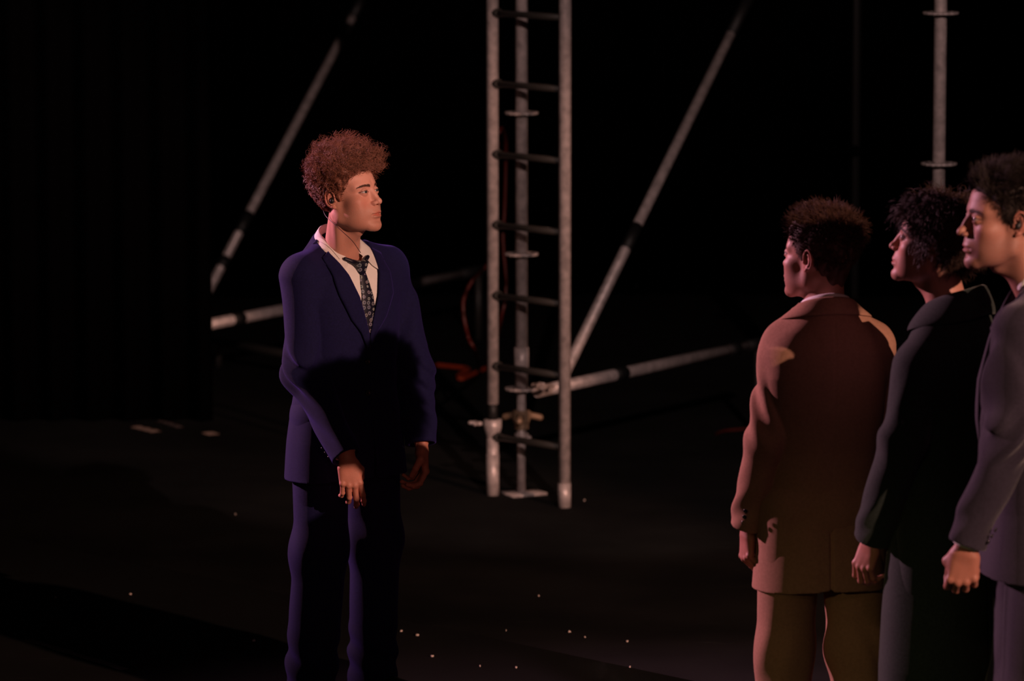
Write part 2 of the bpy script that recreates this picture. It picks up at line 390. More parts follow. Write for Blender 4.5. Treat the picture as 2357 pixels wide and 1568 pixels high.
taped('ledger_tube', 'horizontal scaffold tube passing behind the person in the navy suit', P3, P4, [(fr(524), fr(548)), (fr(1052), 1.01)], feet=((.03, 0), (.97, 0)))
Yb = lambda t: P1[1]+(P2[1]-P1[1])*t
B0 = at(1296, 868, Yb(.10)-.06); B1 = at(1730, -20, Yb(1.15)-.06); fb = lambda py: (885-py)/905.
taped('diagonal_brace', 'slanting scaffold brace rising to the right beside the ladder', B0, B1, [(fb(600), fb(545)), (fb(88), 1.01)], r=.0220)  # last cut is no tape: black put in where the beam falls off
B2, B3 = at(432, 760, 23.0), at(838, -12, 24.4); fc = lambda py: (760-py)/772.
taped('diagonal_brace', 'slanting scaffold brace rising to the right behind the curly-haired person', B2, B3, [(fc(545), fc(500)), (fc(622), fc(600)), (fc(98), fc(62)), (fc(45), 1.01)], r=.0220)  # topmost cut likewise paints the fading upper end black
P5, P6 = atz(492, 786, .12), atz(700, 822, .12)
taped('toe_tube', 'very dim low tube lying behind the person in the navy suit', P5, P6, [], r=.02, feet=((.05, 0), (.95, 0)), m=blacks)
# cables
def cable(name, label, pts, r, m, **kw):
    pts = np.array(pts); t = np.linspace(0, len(pts)-1, len(pts)*7); i = np.clip(t.astype(int), 0, len(pts)-2); f = (t-i)[:, None]
    g = lambda k: pts[np.clip(i+k, 0, len(pts)-1)]
    C = .5*((2*g(0))+(-g(-1)+g(1))*f+(2*g(-1)-5*g(0)+4*g(1)-g(2))*f**2+(-g(-1)+3*g(0)-3*g(1)+g(2))*f**3)
    V, Q = tubes(C[None], np.full((1, len(C)), r), 8); o = link(name, mesh_np(name, V, Q, m)); o['label'] = label; o['category'] = 'cable'; return o
cable('cable', 'bright orange cable lying on the floor between the navy suit and the ladder', [flo(940, 836, .012), flo(985, 839, .012), flo(1040, 844, .012), flo(1078, 850, .012), flo(1055, 864, .012), flo(1062, 872, .012), flo(1100, 856, .012), flo(1118, 848, .012)], .010, orange)
cable('cable', 'dark red cable hanging in loose loops beside the left tube of the ladder', [at(1120, 833, 21.2), at(1140, 790, 20.9), at(1152, 740, 20.6), at(1166, 660, 20.6), at(1158, 560, 20.6), at(1163, 450, 20.6), at(1164, 330, 20.55), at(1150, 300, 20.3), at(1140, 420, 20.4), at(1138, 560, 20.6), at(1125, 605, 20.7), at(1085, 650, 20.7), at(1066, 700, 20.7), at(1076, 770, 20.7), at(1096, 815, 20.9), flo(1104, 862, .01)], .0085, redc)
cable('cable', 'red cable on the floor emerging from behind the tan jacket', [flo(1650, 998, .01), flo(1668, 992, .01), flo(1700, 989, .01), flo(1745, 986, .01), flo(1800, 990, .01)], .007, redc)
# scraps and marks on the floor
rs = np.random.RandomState(4)
def scrap(px, py, w, h_, m, name, label, cat, grp=None):
    c = flo(px, py, .0008); n = 7; a = np.linspace(0, 2*math.pi, n, endpoint=False)+rs.uniform(-.3, .3, n); r = rs.uniform(.6, 1.15, n)
    top = np.stack([np.cos(a)*w*r, np.sin(a)*h_*r, .002+rs.uniform(0, .004, n)], 1); V = np.concatenate([[[0, 0, .006]], top, top*[1, 1, 0]])
    T = [[0, 1+i, 1+(i+1) % n] for i in range(n)]; S_ = [[1+i, 1+n+i, 1+n+(i+1) % n] for i in range(n)]+[[1+i, 1+n+(i+1) % n, 1+(i+1) % n] for i in range(n)]
    o = link(name, mesh_np(name, V, np.array(T+S_), m, False), loc=c); o['label'] = label; o['category'] = cat
    if grp: o['group'] = grp
scrap(1310, 1455, .0065, .012, paper, 'paper_scrap', 'palest paper scrap on the floor, between the navy suit and the tan suit', 'scrap')
scrap(300, 1369, .0050, .009, paper, 'paper_scrap', 'small pale scrap on the bare floor at the left', 'scrap')
for (px, py, w) in ((128, 1377, .003), (1345, 1153, .0035), (542, 1185, .003), (995, 1512, .006), (1188, 1538, .005), (1105, 1535, .003), (1165, 1453, .002), (1346, 1468, .004), (584, 1476, .006), (1444, 1478, .005), (923, 1454, .006), (960, 1463, .008), (1240, 1373, .004), (1450, 1537, .003)):
    scrap(px, py, w, w*1.3, paper, 'floor_speck', 'tiny pale speck of debris on the black stage floor', 'debris', 'specks on the stage floor')
def strip(pts, w, m, name, label):
    a, b = flo(*pts[0], .0006), flo(*pts[1], .0006); d_ = (b-a)/np.linalg.norm(b-a); n_ = np.array([-d_[1], d_[0], 0])*w/2; L = np.linalg.norm(b-a); G = []
    for t in np.linspace(0, 1, 24):
        c = a+(b-a)*t; j = .12*w*math.sin(t*37); G.append([c-n_*(1+.2*math.sin(t*21)), c+np.array([0, 0, .0012+.0008*math.sin(t*50)]), c+n_*(1+.2*math.cos(t*17))])
    V, Q = grid_mesh(np.array(G)); c0 = V.mean(0); o = link(name, mesh_np(name, V-c0, Q, m), loc=c0); o['label'] = label; o['category'] = 'tape'; o.modifiers.new('t', 'SOLIDIFY').thickness = .0008
ftape = mat('scuffed_floor_tape', (.10, .075, .075), .5); ftape2 = mat('tan_floor_tape', (.34, .24, .20), .6)
strip(((60, 1472), (290, 1542)), .035, ftape, 'floor_tape', 'long dull strip of scuffed tape on the floor at the lower left')
strip(((312, 982), (360, 994)), .05, ftape2, 'floor_tape', 'short tan piece of tape on the floor in front of the drape')
strip(((368, 968), (415, 984)), .035, ftape, 'floor_tape', 'dim second piece of tape just beyond the tan one')
strip(((478, 996), (494, 1001)), .05, ftape2, 'floor_tape', 'small square of tape on the floor near the end of the drape')
def head_fn(o):
    """o: dict of facial proportions. Face looks to -y, x is the person's left. Origin between the ears."""
    jw = o.get('jaw', 1.); nl = o.get('nose', 1.); nz = Noise(o.get('seed', 3))
    ch = o.get('chin', 0.)
    def f(p):
        x, y, z = p; ax = np.abs(x); q = [ax, y, z]
        d = ell(p, (0, .016, .036), (.0745, .094, .077))
        d = smin(d, ell(p, (0, -.022, .030), (.066, .066, .066)), .02)          # forehead
        d = smin(d, ell(p, (0, -.024, -.030), (.058, .062, .078)), .025)         # mid face
        d = smin(d, ell(p, (0, -.028, -.072), (.050*jw, .055, .042)), .02)       # lower face
        d = smin(d, cap(q, (.053*jw, .004, -.068), (.020, -.070, -.104), .014, .014), .022)    # jaw line
        d = smin(d, cap(q, (.060, .006, -.020), (.053*jw, .004, -.068), .012, .013), .02)
        d = smin(d, ell(p, (0, -.079, -.106-ch), (.021, .017, .018)), .016)       # chin
        d = smin(d, ell(q, (.042, -.053, -.026), (.022, .024, .019), .5), .020)  # cheekbones
        d = smin(d, ell(q, (.034, -.040, -.060), (.024*o.get('cheek', 1.), .036, .038)), .028)  # cheeks
        d = smin(d, cap(q, (.012, -.0795, .0185), (.048, -.062, .0175), .0085, .008), .018)   # brow ridge
        d = smin(d, ell(p, (0, -.076, -.062), (.031, .022, .028)), .014)         # muzzle
        # eye sockets
        d = smax(d, -ell(q, (.031, -.097, .002), (.0185, .0165, .0125)), .010)
        # nose
        d = smin(d, cap(p, (0, -.0815, .014), (0, -.1040*nl, -.030), .0065, .0070), .010)
        d = smin(d, ell(p, (0, -.084, -.020), (.0085, .0165*nl, .0240)), .008)
        d = smin(d, sph(p, (0, -.1075*nl, -.0360), .0098*o.get('tip', 1.)), .008)
        d = smin(d, ell(q, (.0120, -.0955*nl, -.0395), (.0080*o.get('tip', 1.), .0108, .0075*o.get('tip', 1.))), .005)
        d = smax(d, -ell(q, (.0060, -.1005*nl, -.0468), (.0030, .0058, .0036)), .003)
        # philtrum, lips, mouth line
        d = smin(d, ell(p, (0, -.0910, -.0668), (.0220, .0095, .0066)), .005)
        d = smin(d, ell(p, (0, -.0900, -.0790), (.0195, .0100, .0078)), .005)
        d = smax(d, -cap(q, (0, -.1010, -.0724), (.0215, -.0895, -.0733), .0024, .0022), .0035)
        d = smax(d, -ell(p, (0, -.102, -.0900), (.018, .010, .0050)), .008)
        # eyeball bulge and lids (opening between them)
        e = (.0310, -.0755, -.0015)
        lid = sph(q, e, .0146)
        dz = z-e[2]; t = np.clip((ax-e[0])/.0150, -1.2, 1.2)
        up = .0036*(1-t*t)+.0008*t; dn = -.0036*(1-t*t)+.0004
        slit = np.maximum(np.maximum(dz-up, dn-dz), y+.078)
        slit = np.maximum(slit, np.abs(ax-e[0])-.0160)
        lid = smin(lid, cap(q, (.020, -.0862, .0058), (.041, -.0815, .0052), .0018, .0016), .004)
        d = smin(d, lid, .004)
        d = smax(d, -slit, .0012)
        # neck
        tl = o.get('neck_to', (0, .045, -.27))
        nk = cap(p, (0, .022, -.06), tl, .050, .057)
        nk = smin(nk, cap(q, (.050, .020, -.055), (.016+tl[0]*0, tl[1]-.052, tl[2]+.06), .013, .011), .018)
        nk = smin(nk, cap(p, (0, -.012, -.115), (0, tl[1]-.045, tl[2]+.07), .018, .016), .02)   # throat
        d = smin(d, nk, .016)
        return d
    def ear(p):
        x, y, z = p; ax = np.abs(x)
        # ear plane turned outwards
        c = (.072, .012, -.006); s, k = math.sin(.20), math.cos(.20)
        u = ((ax-c[0])*k - (y-c[1])*s)*1.1; v = ((ax-c[0])*s+(y-c[1])*k)*1.1; w = (z-c[2])*1.1     # u outward, v backward
        hel = []
        for a in np.linspace(math.radians(200), math.radians(-75), 12):
            hel.append((.0085+.003*math.sin(a), .004+.0168*math.cos(a), .003+.0290*math.sin(a)))
        P = [u, v, w]
        d = chain(P, hel, [.0030]*12)
        d = smin(d, cap(P, (.006, .000, -.0265), (.006, -.004, -.0300), .0062, .005), .006)      # lobe
        anti = [(.008, .0035+.0085*math.cos(a), .001+.017*math.sin(a)) for a in np.linspace(math.radians(80), math.radians(-80), 7)]
        d = smin(d, chain(P, anti, [.0032]*7), .003)
        plate = ell(P, (.0035, .004, .000), (.0042, .0160, .0285))
        d = smin(d, plate, .003)
        d = smin(d, ell(P, (.0065, -.0115, -.006), (.004, .0045, .006)), .003)     # tragus
        d = smax(d, -ell(P, (.0098, -.001, -.0040), (.0075, .0060, .0105)), .0025)  # concha
        return d/1.1
    def full(p):
        d = f(p); box = (np.abs(np.abs(p[0])-.08) < .03) & (np.abs(p[1]-.015) < .045) & (np.abs(p[2]+.005) < .05)
        if box.any():
            e = ear([c[box] for c in p]); d = d.copy(); d[box] = smin(d[box], e, .004)
        return d
    return full
def head_tint(V, o, sc):
    """r,g,b multiplier: lips, brows' shade of stubble, cheeks - colours of the skin itself"""
    x, y, z = V.T; ax = np.abs(x)
    C = np.ones((len(V), 4)); fr = y < -.06
    g = lambda a, s: np.exp(-(a/s)**2)
    lip = g(z+.0728, .0100)*g(ax, .0200)*np.clip((-.083-y)/.006, 0, 1)
    lip = np.clip(lip*2.2-.7, 0, 1)[:, None]
    C[:, :3] = C[:, :3]*(1-lip)+lip*np.array([.88, .52, .50])
    st = o.get('stubble', .15)*np.clip((-.035-z)/.02, 0, 1)*np.clip((.03-y)/.03, 0, 1)*(z > -.14)*(1-lip[:, 0])
    C[:, :3] *= (1-st[:, None]*np.array([.55, .5, .42]))
    bw = g(z-.0165+.10*np.clip(ax-.030, 0, 1), .0042)*np.clip((ax-.009)/.006, 0, 1)*np.clip((.051-ax)/.010, 0, 1)*(y < -.045)
    e = (.0310, -.0755, -.0015); t = np.clip((ax-e[0])/.0150, -1.2, 1.2); dz = z-e[2]; near = (y < -.065)*(np.abs(ax-e[0]) < .0175)
    ls = near*(g(dz-(.0036*(1-t*t)+.0008*t)-.0008, .0016)*.9+g(dz+(.0036*(1-t*t))-.0+.0006, .0012)*.45)
    C[:, :3] *= (1-np.clip(ls, 0, .9)[:, None]*np.array([.85, .92, .92]))
    C[:, :3] *= (1-bw[:, None]*o.get('brow', .6)*np.array([.8, .85, .85]))
    ck = g(ax-.045, .02)*g(z+.035, .02)*(y < -.02)*.16
    C[:, :3] *= (1-ck[:, None]*np.array([0., .8, .8]))
    er = np.clip((ax-.074)/.01, 0, 1)*(np.abs(y-.015) < .05)*(z > -.05)*.3
    C[:, :3] *= (1-er[:, None]*np.array([0., .7, .7]))
    return C
# ------------------------------------------------------------------ people
def rotz(a):
    c, s = math.cos(a), math.sin(a); return np.array([[c, -s, 0], [s, c, 0], [0, 0, 1.]])
def rotx(a):
    c, s = math.cos(a), math.sin(a); return np.array([[1., 0, 0], [0, c, -s], [0, s, c]])
def hand_fn(curl, spread=0.):
    """wrist at the origin, fingers to -z, palm side +y, thumb side +x"""
    base = [(.029, 0, -.092), (.0095, 0, -.097), (-.0100, 0, -.093), (-.0280, .001, -.083)]
    ln = [(.041, .025, .021), (.045, .029, .022), (.041, .027, .021), (.032, .020, .019)]
    fing = []
    for i, (b, l) in enumerate(zip(base, ln)):
        a = 0; p = np.array(b, float); pts = [p.copy()]
        cu = curl[i] if hasattr(curl, '__len__') else curl
        for j, q in enumerate(l):
            a += cu*(.75, 1.0, .7)[j]
            p = p+q*np.array([(1.5-i)*.05, math.sin(a), -math.cos(a)]); pts.append(p.copy())
        fing.append(pts)
    cu0 = curl[0] if hasattr(curl, '__len__') else curl
    th = [(.018, .006, -.022), (.040, .018, -.050), (.045-.016*cu0, .030+.006*cu0, -.078), (.034-.022*cu0, .040+.006*cu0, -.100)]
    def f(p):
        d = cap(p, (.020, 0, -.030), (.026, 0, -.086), .0145, .0115)
        d = smin(d, cap(p, (.004, 0, -.028), (.0085, -.001, -.090), .0155, .0115), .012)
        d = smin(d, cap(p, (-.012, 0, -.030), (-.010, 0, -.086), .0150, .0110), .012)
        d = smin(d, cap(p, (-.022, .001, -.034), (-.0275, .002, -.078), .0135, .0100), .012)
        d = smin(d, cap(p, (.022, .010, -.030), (.034, .012, -.055), .016, .012), .014)
        d = smin(d, ell(p, (0, .0, .012), (.028, .021, .046)), .02)
        for i, b in enumerate(base):                                     # knuckles
            d = smin(d, sph(p, (b[0], b[1]-.0035, b[2]+.002), .0092), .005)
        for i, pts in enumerate(fing):
            r = (.0093, .0097, .0092, .0080)[i]
            c = chain(p, pts, [r, r*.93, r*.86, r*.74], .002)
            for k in (1, 2): c = smin(c, sph(p, pts[k], r*.97), .003)
            d = smin(d, c, .0035)
        d = smin(d, chain(p, th, [.0135, .0125, .0105, .0085], .003), .006)
        return d
    return f
SECT = dict(z=[.55, .70, .85, 1.00, 1.10, 1.22, 1.32, 1.39, 1.425, 1.455, 1.49, 1.55],
            a=[.225, .214, .200, .180, .180, .196, .205, .190, .150, .100, .070, .060],
            b=[.150, .145, .136, .120, .120, .132, .132, .118, .100, .082, .068, .060],
            y=[.000, .000, .000, .000, .000, .005, .010, .020, .028, .034, .040, .040])
def torso_fn(S, off=0., n=2.35):
    z_, a_, b_, y_ = [np.array(S[k], float) for k in 'zaby']
    def f(p):
        a = np.interp(p[2], z_, a_).astype(F)+off; b = np.interp(p[2], z_, b_).astype(F)+off; cy = np.interp(p[2], z_, y_).astype(F)
        q = (np.abs(p[0]/a)**n+(np.abs((p[1]-cy)/b))**n)**(1/n)
        return (q-1)*np.minimum(a, b)*.9
    return f
def trace(fn, X, Z, sign=-1, it=40, y0=.6):
    """front (sign -1) or back (+1) surface y of fn at x, z"""
    y = np.full(X.shape, sign*y0)
    for _ in range(it):
        d = fn([X.astype(F), y.astype(F), Z.astype(F)]); y = y-sign*np.clip(d, -.02, .2)*.8
    return y
def sheet(name, G, mt, parent, th=.003, off=1., sub=0, **kw):
    V, Q = grid_mesh(np.asarray(G)); o = link(name, mesh_np(name, V, Q, mt), parent, **kw)
    s = o.modifiers.new('thick', 'SOLIDIFY'); s.thickness = th; s.offset = off
    if sub: q = o.modifiers.new('sub', 'SUBSURF'); q.levels = sub; q.render_levels = sub
    return o
def panel(fn, A, B, nu, nv, off, sign=-1):
    """ruled strip between polylines A and B of (x, z), laid on the surface fn"""
    A = np.array(A, float); B = np.array(B, float)
    def rs(P):
        s = np.concatenate([[0], np.cumsum(np.linalg.norm(np.diff(P, axis=0), axis=1))]); t = np.linspace(0, s[-1], nv)
        return np.stack([np.interp(t, s, P[:, k]) for k in (0, 1)], 1)
    a, b = rs(A), rs(B); u = np.linspace(0, 1, nu)[None, :, None]
    g = a[:, None]*(1-u)+b[:, None]*u; X, Z = g[..., 0], g[..., 1]
    y = trace(fn, X, Z, sign)
    return np.stack([X, y+sign*off, Z], -1)
def collar_band(c, r, phi, zt, zb, fl, tilt, nphi=41, mid=True):
    """c centre, r (rx, ry); phi half angle from the back; rows: inner bottom, top, outer bottom (functions of |phi|/phimax)"""
    P = np.linspace(-phi, phi, nphi); t = np.abs(P)/phi
    rows = []
    for kind in ('in', 'top0', 'top1', 'mid', 'out'):
        if kind == 'in': dr, z = -.001, zt(t)-.035
        elif kind == 'top0': dr, z = 0, zt(t)-.002
        elif kind == 'top1': dr, z = .003, zt(t)
        elif kind == 'mid': dr, z = .004+fl(t)*.4, zt(t)*.5+zb(t)*.5
        else: dr, z = .005+fl(t), zb(t)
        rows.append(np.stack([c[0]+(r[0]+dr)*np.sin(P), c[1]+(r[1]+dr)*np.cos(P)-tilt*(z-c[2]), z], 1))
    return np.array(rows)
def rad_trace(fn, c, P, z, r0=.30, it=40):
    r = np.full(P.shape, r0)
    for _ in range(it):
        d = fn([(c[0]+r*np.sin(P)).astype(F), (c[1]+r*np.cos(P)).astype(F), z.astype(F)]); r = r-np.clip(d, -.02, .1)*.7
    return r
def collar_on(fn, c, r, phi, zt, zb, off, nphi=45, tilt=0., bulge=.004, grow=0.):
    P = np.linspace(-phi, phi, nphi); t = np.abs(P)/phi; zt_, zb_ = zt(t), zb(t)
    ro = np.maximum(rad_trace(fn, c, P, zb_)+off, 0)
    rt = (1+grow*t**2)/np.sqrt((np.sin(P)/r[0])**2+(np.cos(P)/r[1])**2)
    ro = np.maximum(ro, rt*.9)
    rows = []
    for dr, z in ((rt-.002, zt_-.03), (rt, zt_-.002), (rt+.004, zt_), (rt*.62+ro*.38+bulge, zt_*.6+zb_*.4), (rt*.25+ro*.75+bulge, zt_*.25+zb_*.75), (ro, zb_)):
        rows.append(np.stack([c[0]+dr*np.sin(P), c[1]+dr*np.cos(P)-tilt*(z-c[2]), z], 1))
    return np.array(rows)
def uvball(r, n=24):
    V = [];
    th = np.linspace(.001, math.pi-.001, n)[:, None]; ph = np.linspace(0, 2*math.pi, 2*n+1)[None]
    G = np.stack([r*np.sin(th)*np.cos(ph), r*np.cos(th)+0*ph, r*np.sin(th)*np.sin(ph)], -1)
    return grid_mesh(G)
def disc_button(r, h, mt, name, parent, pos, nrm, n=14):
    ang = np.linspace(0, 2*math.pi, n+1)
    prof = [(.0005, h*.6), (r*.6, h*.6), (r*.72, h), (r, h*.9), (r, 0), (.0005, 0)]
    G = np.array([[(a*math.cos(t), a*math.sin(t), z) for t in ang] for a, z in prof])
    V, Q = grid_mesh(G); o = link(name, mesh_np(name, V, Q[:, ::-1], mt, smooth=False), parent)
    q = Vector(nrm).to_track_quat('Z', 'Y'); o.rotation_euler = q.to_euler(); o.location = pos
    return o
HL_PHI = [0, .45, .85, 1.15, 1.36, 1.50, 1.72, 2.1, 2.5, 3.15]
HL_Z = [.064, .062, .045, .020, -.022, -.005, .030, -.030, -.075, -.088]
def hairline(phi, h): return np.interp(phi, HL_PHI, HL_Z)+h.get('hl', 0)+h.get('nape', 0)*np.clip((phi-1.7)/.8, 0, 1)
def scalp(rs, n, h):
    c = np.array([0, .016, .036]); r = np.array([.0745, .094, .077])
    d = rs.normal(size=(n*4, 3)); d /= np.linalg.norm(d, axis=1)[:, None]
    P = c+d*r
    low = P[:, 2] < .0
    P[low, 0] *= .93; P[low, 1] = .016+(P[low, 1]-.016)*.9
    phi = np.arctan2(np.abs(P[:, 0]), -(P[:, 1]-.0)); ok = P[:, 2] > hairline(phi, h)+rs.normal(size=len(P))*.004
    P = P[ok][:n]; N = (P-c)/r**2; N /= np.linalg.norm(N, axis=1)[:, None]
    return P, N
def make_hair(h, seed):
    """h(P, N, phi) -> length, direction pull, curl radius, turns"""
    rs = np.random.RandomState(seed); P, N = scalp(rs, h['n'], h); n = len(P)
    phi = np.arctan2(np.abs(P[:, 0]), -P[:, 1])
    L, D, cr, tu = h['f'](P, N, phi, rs)
    cs = h.get('cell', .013); cell = np.floor(P/cs)
    hsh = lambda a: np.modf(np.abs(np.sin(cell@np.array([127.1, 311.7, 74.7])+a)*43758.5453))[0]
    cv = np.stack([hsh(1.3), hsh(4.7), hsh(9.1)], 1)*2-1; D = D+cv*h.get('clump', .3); L = L*(.82+.36*hsh(2.2))
    m = h.get('m', 12); t = np.linspace(0, 1, m)[None, :, None]
    nd = N*h.get('lift', .8); dirn = nd[:, None]*(1-t)**.7+D[:, None]*t**.8*1.0
    dirn /= np.linalg.norm(dirn, axis=2, keepdims=True)
    step = L[:, None, None]/(m-1)
    path = P[:, None]-N[:, None]*.003+np.concatenate([np.zeros((n, 1, 3)), np.cumsum(dirn[:, 1:]*step, axis=1)], 1)
    # keep outside the skull
    c = np.array([0, .014, .03]); rr = np.array([.079, .099, .084])+.0
    q = (path-c)/rr; k = np.linalg.norm(q, axis=2, keepdims=True)
    inside = (k < 1) & (path[..., 2:3] > -.03) & (t > .1)
    path = np.where(inside, c+(path-c)/np.maximum(k, .3), path)
    A, Bn = frames(path)
    ph0 = hsh(7.7)*6.28+rs.normal(size=n)*h.get('frizz', .5)
    ang = ph0[:, None, None]+t*tu[:, None, None]*2*math.pi
    path = path+cr[:, None, None]*t**.6*(A*np.cos(ang)+Bn*np.sin(ang))
    R = h.get('r', .0006)*np.clip(1.15-t[..., 0]**2.0, .15, 1)*np.ones((n, 1))
    return tubes(path, R, 3)
def hair_cap_fn(h, seed):
    nz = Noise(seed); e = h.get('cap', .008)
    def f(p):
        x, y, z = p
        ea = e*(.55+.9*np.clip((z-.0)/.1, 0, 1))*(1-.6*np.clip((y-.02)/.05, 0, 1))
        d = ell(p, (0, .016, .036), (.0745, .094, .077))
        d = smin(d, cap(p, (0, .033, -.02), (0, .040, -.050), .050, .042), .02)-ea*np.where(z < -.02, .6, 1)-nz(p, 170)*e*h.get('rough', .22)
        phi = np.arctan2(np.abs(x), -y); hl = hairline(phi, h).astype(F)
        return smax(d, (hl-z)*.6+.0+nz(p, 300)*.001, .008)
    return f
def brows(side):
    rs = np.random.RandomState(5+side); P = []
    for s in (side,):
        u = rs.uniform(0, 1, 190); x = .0115+u*.038; z = .0145+.0050*np.sin(u*2.3)-.003*u**2+rs.normal(size=190)*.0011*(1.3-u)
        y = -.0885+.020*u**2+.002*u
        p0 = np.stack([s*x, y, z], 1); d = np.stack([s*np.ones(190)*.8, .35*u, .25-.5*u+rs.normal(size=190)*.15], 1); d /= np.linalg.norm(d, axis=1)[:, None]
        t = np.linspace(0, 1, 4)[None, :, None]; P.append(p0[:, None]+d[:, None]*t*.0085)
    return np.concatenate(P)
def build_person(o):
    t0 = time.time()
    yaw = o['yaw']; R = rotz(yaw); root = np.array([*o['at'], 0.])
    e = bpy.data.objects.new('person', None); scene.collection.objects.link(e); e.location = root; e.rotation_euler = (0, 0, yaw)
    e['label'] = o['label']; e['category'] = 'person'; e.empty_display_size = .1
    toL = lambda w: R.T@(np.asarray(w)-root)
    PX = lambda px, py, dy: toL(at(px, py, root[1]+dy))
    A = {}
    for sd, k in (('l', 1), ('r', -1)):
        a = o['arm_'+sd]; A[sd] = [PX(*q) if len(q) == 3 and q[0] > 3 else np.array(q, float) for q in a]
    zs = o.get('zs', 1.)                                    # body height factor
    S = {k: np.array(v, float) for k, v in SECT.items()}; S['z'] = S['z']*zs+o.get('dz', 0.); S['a'] = S['a']*o.get('wide', 1.); S['b'] = S['b']*o.get('deep', 1.); nu = o.get('neck_up', 0.); S['z'] = S['z']+nu*np.clip((np.arange(12)-6)/3., 0, 1)
    Z = lambda z: z*zs+o.get('dz', 0.)
    Zc = lambda z: Z(z)+nu
    Hc = np.array(o['head_at']) if len(o['head_at']) == 3 and abs(o['head_at'][0]) < 3 else PX(*o['head_at'])
    hs = o['head_s']; HR = rotz(o['head_yaw']-yaw)@rotx(o.get('nod', 0))
    nb = HR.T@(np.array([0, .025, Zc(1.40)])-Hc)/hs
    ho = dict(o['head']); ho['neck_to'] = tuple(nb)
    hh = o.get('hh', .0024)
    V, Q = field(head_fn(ho), (-.13, -.14, -.28), (.13, .15, .13), hh/hs)
    C = head_tint(V, ho, hs); V = V*hs@HR.T+Hc
    tn = np.array([*[o.get('tone', 1.)]*3, 1.]); C = C*tn
    parts = [(V, Q, C)]
    # hands
    for sd, k in (('l', 1), ('r', -1)):
        hd = o['hand_'+sd]; hv, hq = field(hand_fn(hd['curl']), (-.06, -.045, -.21), (.07, .10, .11), .0022 if o.get('fine') else .003)
        d = -np.array(hd['dir'], float); d /= np.linalg.norm(d); pn = np.array(hd['palm'], float); pn -= d*(pn@d); pn /= np.linalg.norm(pn)
        th = np.cross(pn, d)*(1); want = np.array(hd['thumb'], float)
        if th@want < 0: th = -th
        M = np.stack([th, pn, d], 1)
        if np.linalg.det(M) < 0: hq = hq[:, ::-1]
        hv = hv*o.get('hand_s', 1.)@M.T+A[sd][2]
        parts.append((hv, hq, np.tile([.92, .80, .78, 1.], (len(hv), 1))*tn))
    # the rest of the figure, mostly under the clothes
    legs = o['legs']
    tf = torso_fn(S, -.030)
    def bodyf(p):
        d = np.maximum(tf(p), np.maximum(Z(.92)-p[2], p[2]-Zc(1.455)))
        for sd in 'lr':
            a = A[sd]; d = smin(d, chain(p, a[:3], [.045, .036, .024]), .03)
        for L in legs: d = smin(d, chain(p, L, [.075, .050, .036]), .05)
        return d
    bv, bq = field(bodyf, (-.5, -.5, .05), (.5, .5, Zc(1.5)), .011)
    parts.append((bv, bq, np.ones((len(bv), 4))*tn))
    off = 0; VV, QQ, CC = [], [], []
    for v, q, c in parts: VV.append(v); QQ.append(q+off); CC.append(c); off += len(v)
    link('body', mesh_np('body', np.concatenate(VV), np.concatenate(QQ), skin, col=np.concatenate(CC)), e)
    # eyes
    bv, bq = uvball(.0128*hs); me = mesh_np('eye', bv, bq[:, ::-1], eye_m)
    for s in (-1, 1):
        q = HR@rotz(o.get('gaze', 0)); ob = link('eye', me, e, loc=Hc+HR@(np.array([s*.031, -.0755, -.0015])*hs))
        ob.rotation_euler = Matrix(q.tolist()).to_euler()
    # hair
    h = o['hair']; hm = h['mat']
    P = h['fn']; hv, hq = make_hair(P, o.get('seed', 1)); cv, cq = field(hair_cap_fn(P, 7), (-.12, -.13, -.12), (.12, .15, .16), .003)
    fv, fq = join([(hv, hq), (cv, cq)])
    link('hair', mesh_np('hair', fv*hs@HR.T+Hc, fq, hm), e)
    for s_ in (-1, 1):
        bb = brows(s_); bb[..., 1] = trace(head_fn(dict(ho, neck_to=(0, .05, -.3))), bb[..., 0], bb[..., 2])-.0007-np.linspace(0, .0012, 4)[None]; bvv, bqq = tubes(bb, np.linspace(.0006, .0002, 4)[None], 3); link('eyebrow', mesh_np('eyebrow', bvv*hs@HR.T+Hc, bqq, brow_m), e)
    # jacket or coat
    nz, nz2 = Noise(o.get('seed', 1)+20), Noise(o.get('seed', 1)+40); fo = o.get('fold', 1.)
    jt = torso_fn(S, 0); V0 = Z(o.get('vee', 1.17)); VT = Zc(1.46)
    hem = o.get('hem', .73); cr = o.get('sleeve', (.066, .060, .047)); back = o.get('opening', True)
    def closed(p): return jt(p)-.0015*nz(p, 26, (1, 1, .35))*fo
    def shell(p):
        d = closed(p)
        for k in (-1, 1):
            sh = A['l' if k > 0 else 'r'][0]; d = smin(d, cap(p, (k*.055, .034, Zc(1.458)), tuple(sh+np.array([-k*.012, 0, .020])), .040, .048), .03)
        return d
    def jacket(p):
        x, y, z = p
        d = closed(p)
        for k in (-1, 1):
            sh = A['l' if k > 0 else 'r'][0]
            d = smin(d, cap(p, (k*.055, .034, Zc(1.458)), tuple(sh+np.array([-k*.012, 0, .020])), .040, .048), .03)
        d = np.maximum(d, Z(hem)-z+.010*np.cos(x*8)-.006)
        if o.get('vent', True): d = d+np.where((y > 0) & (z < Z(.94)), .0045*np.clip(1-np.abs(x-.006)/.006, 0, 1)+.0035*(x > .0)*np.clip(1-x/.05, 0, 1), 0)
        d = d+np.where(y > 0, .0012*np.exp(-(x/.003)**2), 0)
        # front edge overlap
        fx = x-.012; cut = np.maximum(np.maximum(np.abs(fx)-.0016-.11*np.clip(Z(.86)-z, 0, 1)**1.3, y+.03), z-V0)
        d = np.maximum(d, -cut)
        # V opening down to the shirt
        wv = np.clip((z-V0)/(VT-V0), 0, 1.2)**1.2*o.get('vw', .086)
